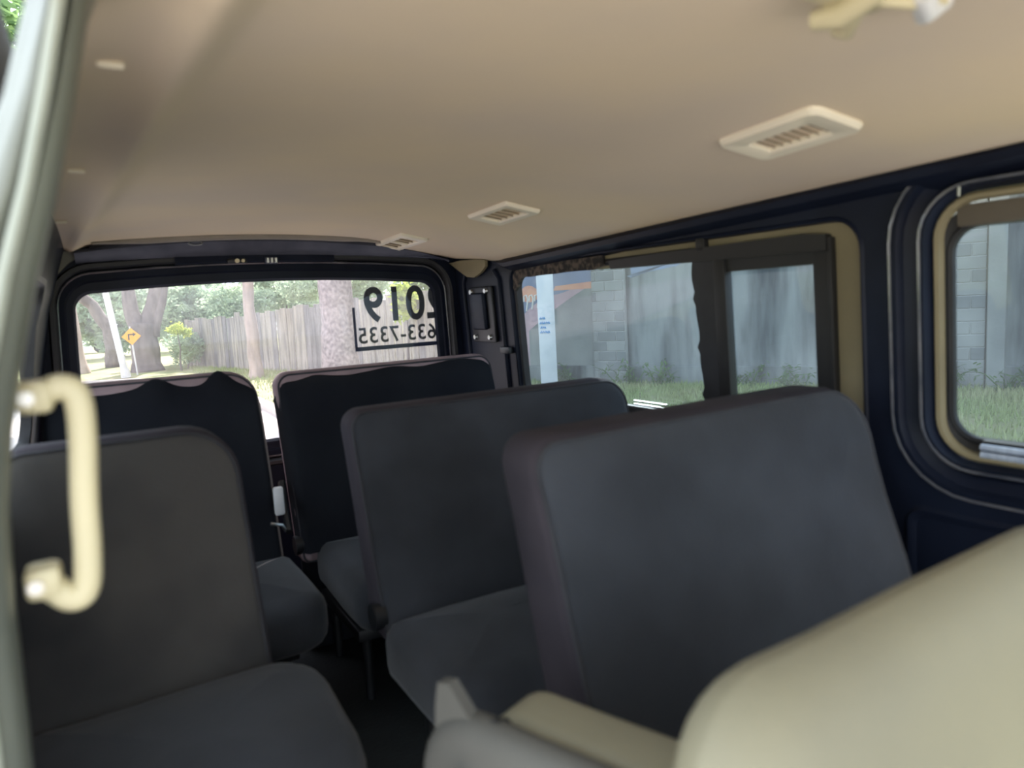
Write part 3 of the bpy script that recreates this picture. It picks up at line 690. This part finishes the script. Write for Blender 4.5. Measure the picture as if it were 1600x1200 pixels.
# ------------------------------------------------------------------ things in the van
def bench(label, x0, x1, ytop, htop, hseat, lean, depth, name='bench_seat', thick=.105, rad=(.03, .075, .045, .03), mats=('fabric', 'fabric'), yaw=0.0, taper=0.0, cat='seat', group='dark fabric passenger seats', cushion_drop=.0, legs=True, seat_over=(0, 0), cthick=.15, crad=(.08, .03, .03, .08)):
    w = x1-x0; xc = (x0+x1)/2; Hb = htop-hseat+.06; zb = hz(hseat)-.06
    e = empty(name, (xc, ytop, 0), label, cat, group)
    seed = Vector((x0*7, ytop*5, 0))
    def place(x, y, z):
        s = z/Hb
        x *= 1+taper*(1-s)
        if seed is not None: y += .006*noise.noise(Vector((x*5, s*3, 0))+seed)
        y *= (1-.18*s)
        yy = ytop+lean*(z-Hb)+y+thick*.5*0
        c, sn = math.cos(yaw), math.sin(yaw)
        dx, dy = x, yy-ytop
        return (xc+dx*c-dy*sn, ytop+dx*sn+dy*c, zb+z)
    b = pillow('backrest', w, Hb, thick, rad, .030, .018, place, mats[0], e, side='fabric_boxing' if mats[0].startswith('fabric') and mats[0] != 'fabric_backlit' else None)
    # piping on the front edge
    def pr_(ins, y): return [place(a, y, bb) for a, bb in rrect(-w/2+ins, w/2-ins, ins, Hb-ins, tuple(max(.004, r-ins) for r in rad))]
    tube('piping', pr_(.0085, -thick/2+.0085), .0035, 'fabric_seam', b, 6, True)
    # seat cushion
    yb = ytop-lean*(Hb-.06)-thick*.35; cw = w+seat_over[0]+seat_over[1]; cxm = xc+(seat_over[1]-seat_over[0])/2
    def pcush(x, y, z):
        # local z = along depth (0 = front), local -y = up
        zz = hz(hseat)-cthick/2-y+.010*noise.noise(Vector((x*4, z*4, 3))+seed)-cushion_drop*(1-z/depth)
        fy = yb-depth+z
        c, sn = math.cos(yaw), math.sin(yaw); dx, dy = x+cxm-xc, fy-ytop
        return (xc+dx*c-dy*sn, ytop+dx*sn+dy*c, zz)
    cu = pillow('seat_cushion', cw, depth, cthick, crad, .05, .025, pcush, mats[1], e)
    tube('cushion_piping', [pcush(a, -cthick/2+.017, b_) for a, b_ in rrect(-cw/2+.017, cw/2-.017, .017, depth-.017, tuple(max(.01, q-.017) for q in crad))], .003, 'fabric_seam', cu, 6, True)
    if legs:
        ys_ = (yb-depth+.10, yb-.06)
        for lx in (x0+.08, x1-.08):
            for ly in ys_:
                tube('leg', [(lx, ly, 0), (lx, ly, hz(hseat)-cthick+.02)], .014, 'black_metal', e, 8)
        box('base_frame', (x0+.05, ys_[0]-.03, hz(hseat)-cthick-.03), (x1-.05, yb-.02, hz(hseat)-cthick+.005), 'black_metal', e, .006)
    if ytop > 2: box('sun_block_board', (x0+.01, yb+.03, 0), (x1-.01, yb+.05, hz(hseat)-.02), 'fabric_dark', e, .004)  # unseen board added to keep stray sun off the floor
    # recliner plate on the aisle side
    tube('recliner_hinge', [(x0+.015, yb+.01, hz(hseat)+.0), (x0-.012, yb+.01, hz(hseat)+.0)], .03, 'black_metal', e, 14)
    return e

bench('large dark fabric bench nearest the camera on the right', .497, 1.280, .880, -.193, -.60, .29, .38, yaw=.03, thick=.13, rad=(.03, .10, .05, .03), mats=('fabric', 'fabric'))
bench('dark fabric bench in the middle of the right-hand row', .462, 1.262, 1.575, -.222, -.660, .28, .36, yaw=.01, rad=(.03, .07, .045, .03))
bench('rearmost dark bench on the right, below the window lettering', .480, 1.275, 2.37, -.185, -.72, .26, .46, seat_over=(-.045, 0), mats=('fabric_backlit', 'fabric'), rad=(.03, .05, .05, .03))
bench('rearmost dark bench on the left, below the rear window', -.15, .425, 2.37, -.166, -.72, .26, .44, seat_over=(0, .03), mats=('fabric_backlit', 'fabric'), rad=(.03, .09, .05, .03))
bench('single dark worn seat behind the cream grab handle', -.168, .205, 1.425, -.195, -.605, .27, .42, name='passenger_seat', mats=('fabric_worn', 'fabric'), rad=(.03, .09, .05, .03), taper=.06, seat_over=(.0, .085), cushion_drop=.03, crad=(.17, .10, .03, .10))

# dark slip covers with a wavy upper edge on the two rear benches
def slip_cover(x0, x1, ytop, htop, hseat, lean, label, phase, bumps, radl, radr):
    n = 60; rows = 8; Hb = htop-hseat+.06; rs = []
    e_v = []
    for i in range(n+1):
        u = i/n; x = x0-.006+(x1-x0+.012)*u
        edge = 0
        if u < radl: edge = -.06*(1-math.sqrt(max(0, 1-((radl-u)/radl)**2)))
        if u > 1-radr: edge = -.08*(1-math.sqrt(max(0, 1-((u-1+radr)/radr)**2)))
        top = htop-.034+.010*noise.noise(Vector((u*6+phase, 0, 0)))+edge
        for bu, bw, bh in bumps: top += bh*math.exp(-((u-bu)/bw)**2)
        col = []
        for j in range(rows+1):
            h = hseat-.02+(top-hseat+.02)*j/rows
            y = ytop+lean*(h-htop)-.070-.006*noise.noise(Vector((u*5, h*6, phase)))+(.018*(j/rows)**6)
            if u < .03: y += .05*(1-u/.03)
            if u > .97: y += .05*(1-(1-u)/.03)
            col.append((x, y, hz(h)))
        col.append((x, col[-1][1]+.012, col[-1][2]+.004)); col.append((x, col[-1][1]+.012, col[-1][2]-.012))
        rs.append(col)
    o = rings('slip_cover', rs, 'fabric_dark', None, closed=False, angle=None); return o
for (x0, x1, yt, ht, hs_, bumps, rl, rr_, lab, ph) in (
        (.480, 1.275, 2.37, -.185, -.72, [(.16, .06, .014), (.47, .12, .018), (.80, .14, .022)], .06, .07, 'rearmost dark bench on the right', 2.0),
        (-.15, .425, 2.37, -.166, -.72, [(.50, .07, .030), (.80, .06, .036)], .08, .16, 'rearmost dark bench on the left', 5.0)):
    sc = slip_cover(x0, x1, yt, ht, hs_, .26, lab, ph, bumps, rl, rr_)
    par = [o for o in COL.objects if o.get('label', '').startswith(lab)][0]
    sc.parent = par; sc.matrix_parent_inverse = Matrix.Translation(-par.location)

# seat belt end hanging between the two rear benches
sb = empty('seat_belt', (.425, 2.10, hz(-.62)), 'seat belt end with pale buckle between the rear benches', 'seat belt')
tube('strap', [(.455, 2.24, hz(-.52)), (.44, 2.18, hz(-.56)), (.43, 2.10, hz(-.60)), (.425, 2.05, hz(-.625))], [.012, .012, .010, .010], 'black_metal', sb, 6)
box('buckle', (.400, 2.095, hz(-.585)), (.428, 2.115, hz(-.50)), 'white_plastic', sb, .006)
tube('tongue', [(.375, 2.05, hz(-.59)), (.405, 2.05, hz(-.60)), (.42, 2.06, hz(-.625))], .005, 'bolt_metal', sb, 6)

# front beige seat, near right
def fplace_factory(xc, ytop, zb, Hb, lean, yaw, seed, slope=0):
    def pl(x, y, z):
        y += .006*noise.noise(Vector((x*6, z*5, seed)))
        y *= (1-.25*z/Hb); yy = lean*(z-Hb)+y; c, s = math.cos(yaw), math.sin(yaw)
        return (xc+x*c-yy*s, ytop+x*s+yy*c, zb+z+slope*x)
    return pl
fs = empty('front_seat', (.60, .33, 0), 'pale beige vinyl front seat in the lower right corner', 'seat')
fpl = fplace_factory(.615, .345, hz(-.84), .566, .22, .02, 1, .03)
fb_ = pillow('backrest', .62, .566, .13, (.05, .09, .10, .05), .0645, .022, fpl, 'vinyl_beige', fs)
def fcush(x, y, z): return (.600+x, -.22+z, hz(-.80)-y-.02)
pillow('seat_cushion', .58, .46, .14, .06, .045, .015, fcush, 'vinyl_beige', fs)
box('base_frame', (.36, -.16, 0), (.86, .2, hz(-.90)), 'black_metal', fs, .02)

# folded middle seat
ms = empty('folding_seat', (.36, .55, 0), 'folded grey-beige middle seat with lever and strap tab', 'seat')
AX = Vector((.35, -.937)); NX = Vector((.937, .35)); MY = math.atan2(AX.y, AX.x)
mc = Vector((.31, .645))+AX*.25
mpl = fplace_factory(mc.x+NX.x*.045, mc.y+NX.y*.045, hz(-.95), .518, .0, MY, 4)
pillow('backrest', .50, .518, .10, (.04, .06, .05, .04), .022, .012, mpl, 'vinyl_beige', ms)
cpl = fplace_factory(mc.x-AX.x*.03-NX.x*.025, mc.y-AX.y*.03-NX.y*.025, hz(-.95), .535, .0, MY, 8)
cov = pillow('cover', .54, .535, .06, (.03, .06, .085, .03), .028, .016, cpl, 'cover_grey', ms)
def ax(u, h, n=0): p = Vector((.31, .645))+AX*u+NX*n; return (p.x, p.y, hz(h))
prism('strap_tab', [(-.030, -.46), (-.026, -.42), (-.020, -.392), (-.004, -.388), (.018, -.412), (.045, -.44), (.04, -.47)], lambda a, b, d: ax(a, b, d-.035), 0, .014, 'cover_grey', ms)
tube('release_lever', [ax(.02, -.462, -.070), ax(.03, -.478, -.078), ax(.035, -.50, -.09)], [.007, .008, .007], 'seal_white', ms, 8)
tube('pivot_bolt', [ax(.05, -.428, -.01), ax(.05, -.420, -.03)], .008, 'black_metal', ms, 10)
tube('cover_seam', [ax(u, -.432, -.004) for u in (.07, .15, .25, .38)], .006, 'vinyl_beige', cov, 6)
box('base_frame', (.33, .28, 0), (.52, .56, hz(-.93)), 'black_metal', ms, .02)

# cream grab handle on the door pillar
gh = empty('grab_handle', (-.06, .69, hz(-.13)), 'cream plastic grab handle on the left door pillar', 'handle')
def hsec(pts, w, t, name, m, par):
    P = [Vector(p) for p in pts]; rs = []
    for i, p in enumerate(P):
        a = P[max(0, i-1)]; b = P[min(len(P)-1, i+1)]; tt = (b-a).normalized(); yv = Vector((0, 1, 0)); nv = tt.cross(yv)
        rs.append([p+nv*a_+yv*b_ for a_, b_ in rrect(-w/2, w/2, -t/2, t/2, min(w, t)*.4, 3)])
    return rings(name, rs, m, par, True, True, True, None)
HY = .68
def smooth(pts, it=3):
    for _ in range(it):
        q = [pts[0]]
        for a, b in zip(pts, pts[1:]):
            q += [tuple(a[k]*.75+b[k]*.25 for k in range(len(a))), tuple(a[k]*.25+b[k]*.75 for k in range(len(a)))]
        q.append(pts[-1]); pts = q
    return pts
gp = smooth([(-.040, -.052), (-.030, -.047), (-.017, -.052), (-.0165, -.085), (-.022, -.14), (-.024, -.19), (-.028, -.222), (-.040, -.226), (-.052, -.212)])
hsec([(a, HY, hz(b)) for a, b in gp], .021, .026, 'grip', 'cream_plastic', gh)
for (a, b) in ((-.046, -.054), (-.056, -.205)):
    mt = box('mount', (a-.014, HY-.016, hz(b)-.013), (a+.012, HY+.016, hz(b)+.013), 'cream_plastic', gh, .006)
    tube('screw', [(a-.006, HY-.015, hz(b)), (a-.006, HY-.019, hz(b))], .006, 'bolt_metal', mt, 8)

# ceiling vents
def vent(label, xc, yc, lx, ly, kind, rot=0.0):
    z0 = hz(ceil_h(xc, yc)); e = empty('air_vent', (xc, yc, z0), label, 'vent', 'ceiling air vents')
    dzx = (ceil_h(xc+.04, yc)-ceil_h(xc-.04, yc))/.08; dzy = (ceil_h(xc, yc+.05)-ceil_h(xc, yc-.05))/.1
    c, s = math.cos(rot), math.sin(rot)
    def P(u, v, d):      # u along the van, v across, d below the ceiling
        du, dv = u*c-v*s, u*s+v*c
        return (xc+dv, yc+du, z0+dzx*dv+dzy*du-d)
    inner = (-ly*.30, ly*.30, -lx*.22, lx*.22) if kind == 'front' else (-ly*.36, ly*.36, -lx*.30, lx*.30)
    if kind == 'front': inner = (inner[0]+.002, inner[1]+.002, inner[2]+.006, inner[3]+.006)
    Ao = rrect(-ly/2, ly/2, -lx/2, lx/2, .018 if kind == 'front' else .008); Ai = rrect(*inner, .004)
    def lerp(t): return [(p[0]+(q[0]-p[0])*t, p[1]+(q[1]-p[1])*t) for p, q in zip(Ao, Ai)]
    rs = [[P(a, b, -.012) for a, b in Ao], [P(a, b, .004) for a, b in Ao], [P(a, b, .010) for a, b in lerp(.12)], [P(a, b, .010) for a, b in lerp(.85)], [P(a, b, .007) for a, b in lerp(1)], [P(a, b, -.010) for a, b in lerp(1)]]
    fr = rings('frame', rs, 'vent_plastic', e, smooth=True, angle=.5)
    mesh('duct', [P(a, b, -.006) for a, b in Ai], [tuple(range(len(Ai)))], 'vent_dark', e)
    n = {'front': 7, 'mid': 5, 'rear': 6}[kind]
    for i in range(n):
        u = inner[0]+(inner[1]-inner[0])*(i+.5)/n
        if kind == 'rear' and False: continue
        wv = .0035
        vs_ = [P(u-wv, inner[2], .004), P(u-wv, inner[3], .004), P(u+wv, inner[3], -.004), P(u+wv, inner[2], -.004)]
        t = .0015; vs2 = [(a, b, cc-t) for a, b, cc in vs_]
        v, f = bridge([vs_, vs2], True, True, True); mesh('slat', v, f, 'vent_slat', e)
    if kind == 'rear':
        v0, v1 = inner[2], inner[3]
        pts = [P(-.009, v0, .009), P(.009, v0, .009), P(.009, v1, .009), P(-.009, v1, .009)]
        v, f = bridge([pts, [(a, b, cc+.012) for a, b, cc in pts]], True, True, True); mesh('divider', v, f, 'vent_plastic', e)
    return e
vent('long cream ceiling vent nearest the camera', 1.002, .785, .112, .215, 'front', .10)
vent('pale ceiling vent in the middle of the row', 1.006, 1.722, .105, .25, 'mid', .06)
vent('rearmost ceiling vent with twin dark grilles', 1.008, 2.50, .10, .36, 'rear', .06)

# ceiling fitting at the top of the frame: clip and swivel hook
cf = empty('ceiling_fitting', (.66, .45, hz(.27)), 'cream ceiling bracket with hooks at the top right', 'bracket')
zc = hz(.277)
box('base_plate', (.60, .33, zc-.012), (.70, .455, zc+.006), 'cream_plastic', cf, .006)
tube('arm', [(.640, .40, zc-.014), (.645, .44, zc-.022), (.640, .468, zc-.018)], [.012, .013, .010], 'cream_plastic', cf, 10)
tube('hook', [(.655, .43, zc-.016), (.672, .455, zc-.030), (.676, .470, zc-.022)], [.008, .007, .006], 'cream_plastic', cf, 8)
tube('rod', [(.66, .425, zc-.012), (.70, .405, zc-.016), (.735, .395, zc-.012)], .006, 'cream_plastic', cf, 8)
tube('clip', [(.70, .395, zc-.010), (.722, .405, zc-.020), (.745, .40, zc-.008)], [.011, .012, .009], 'white_plastic', cf, 10)
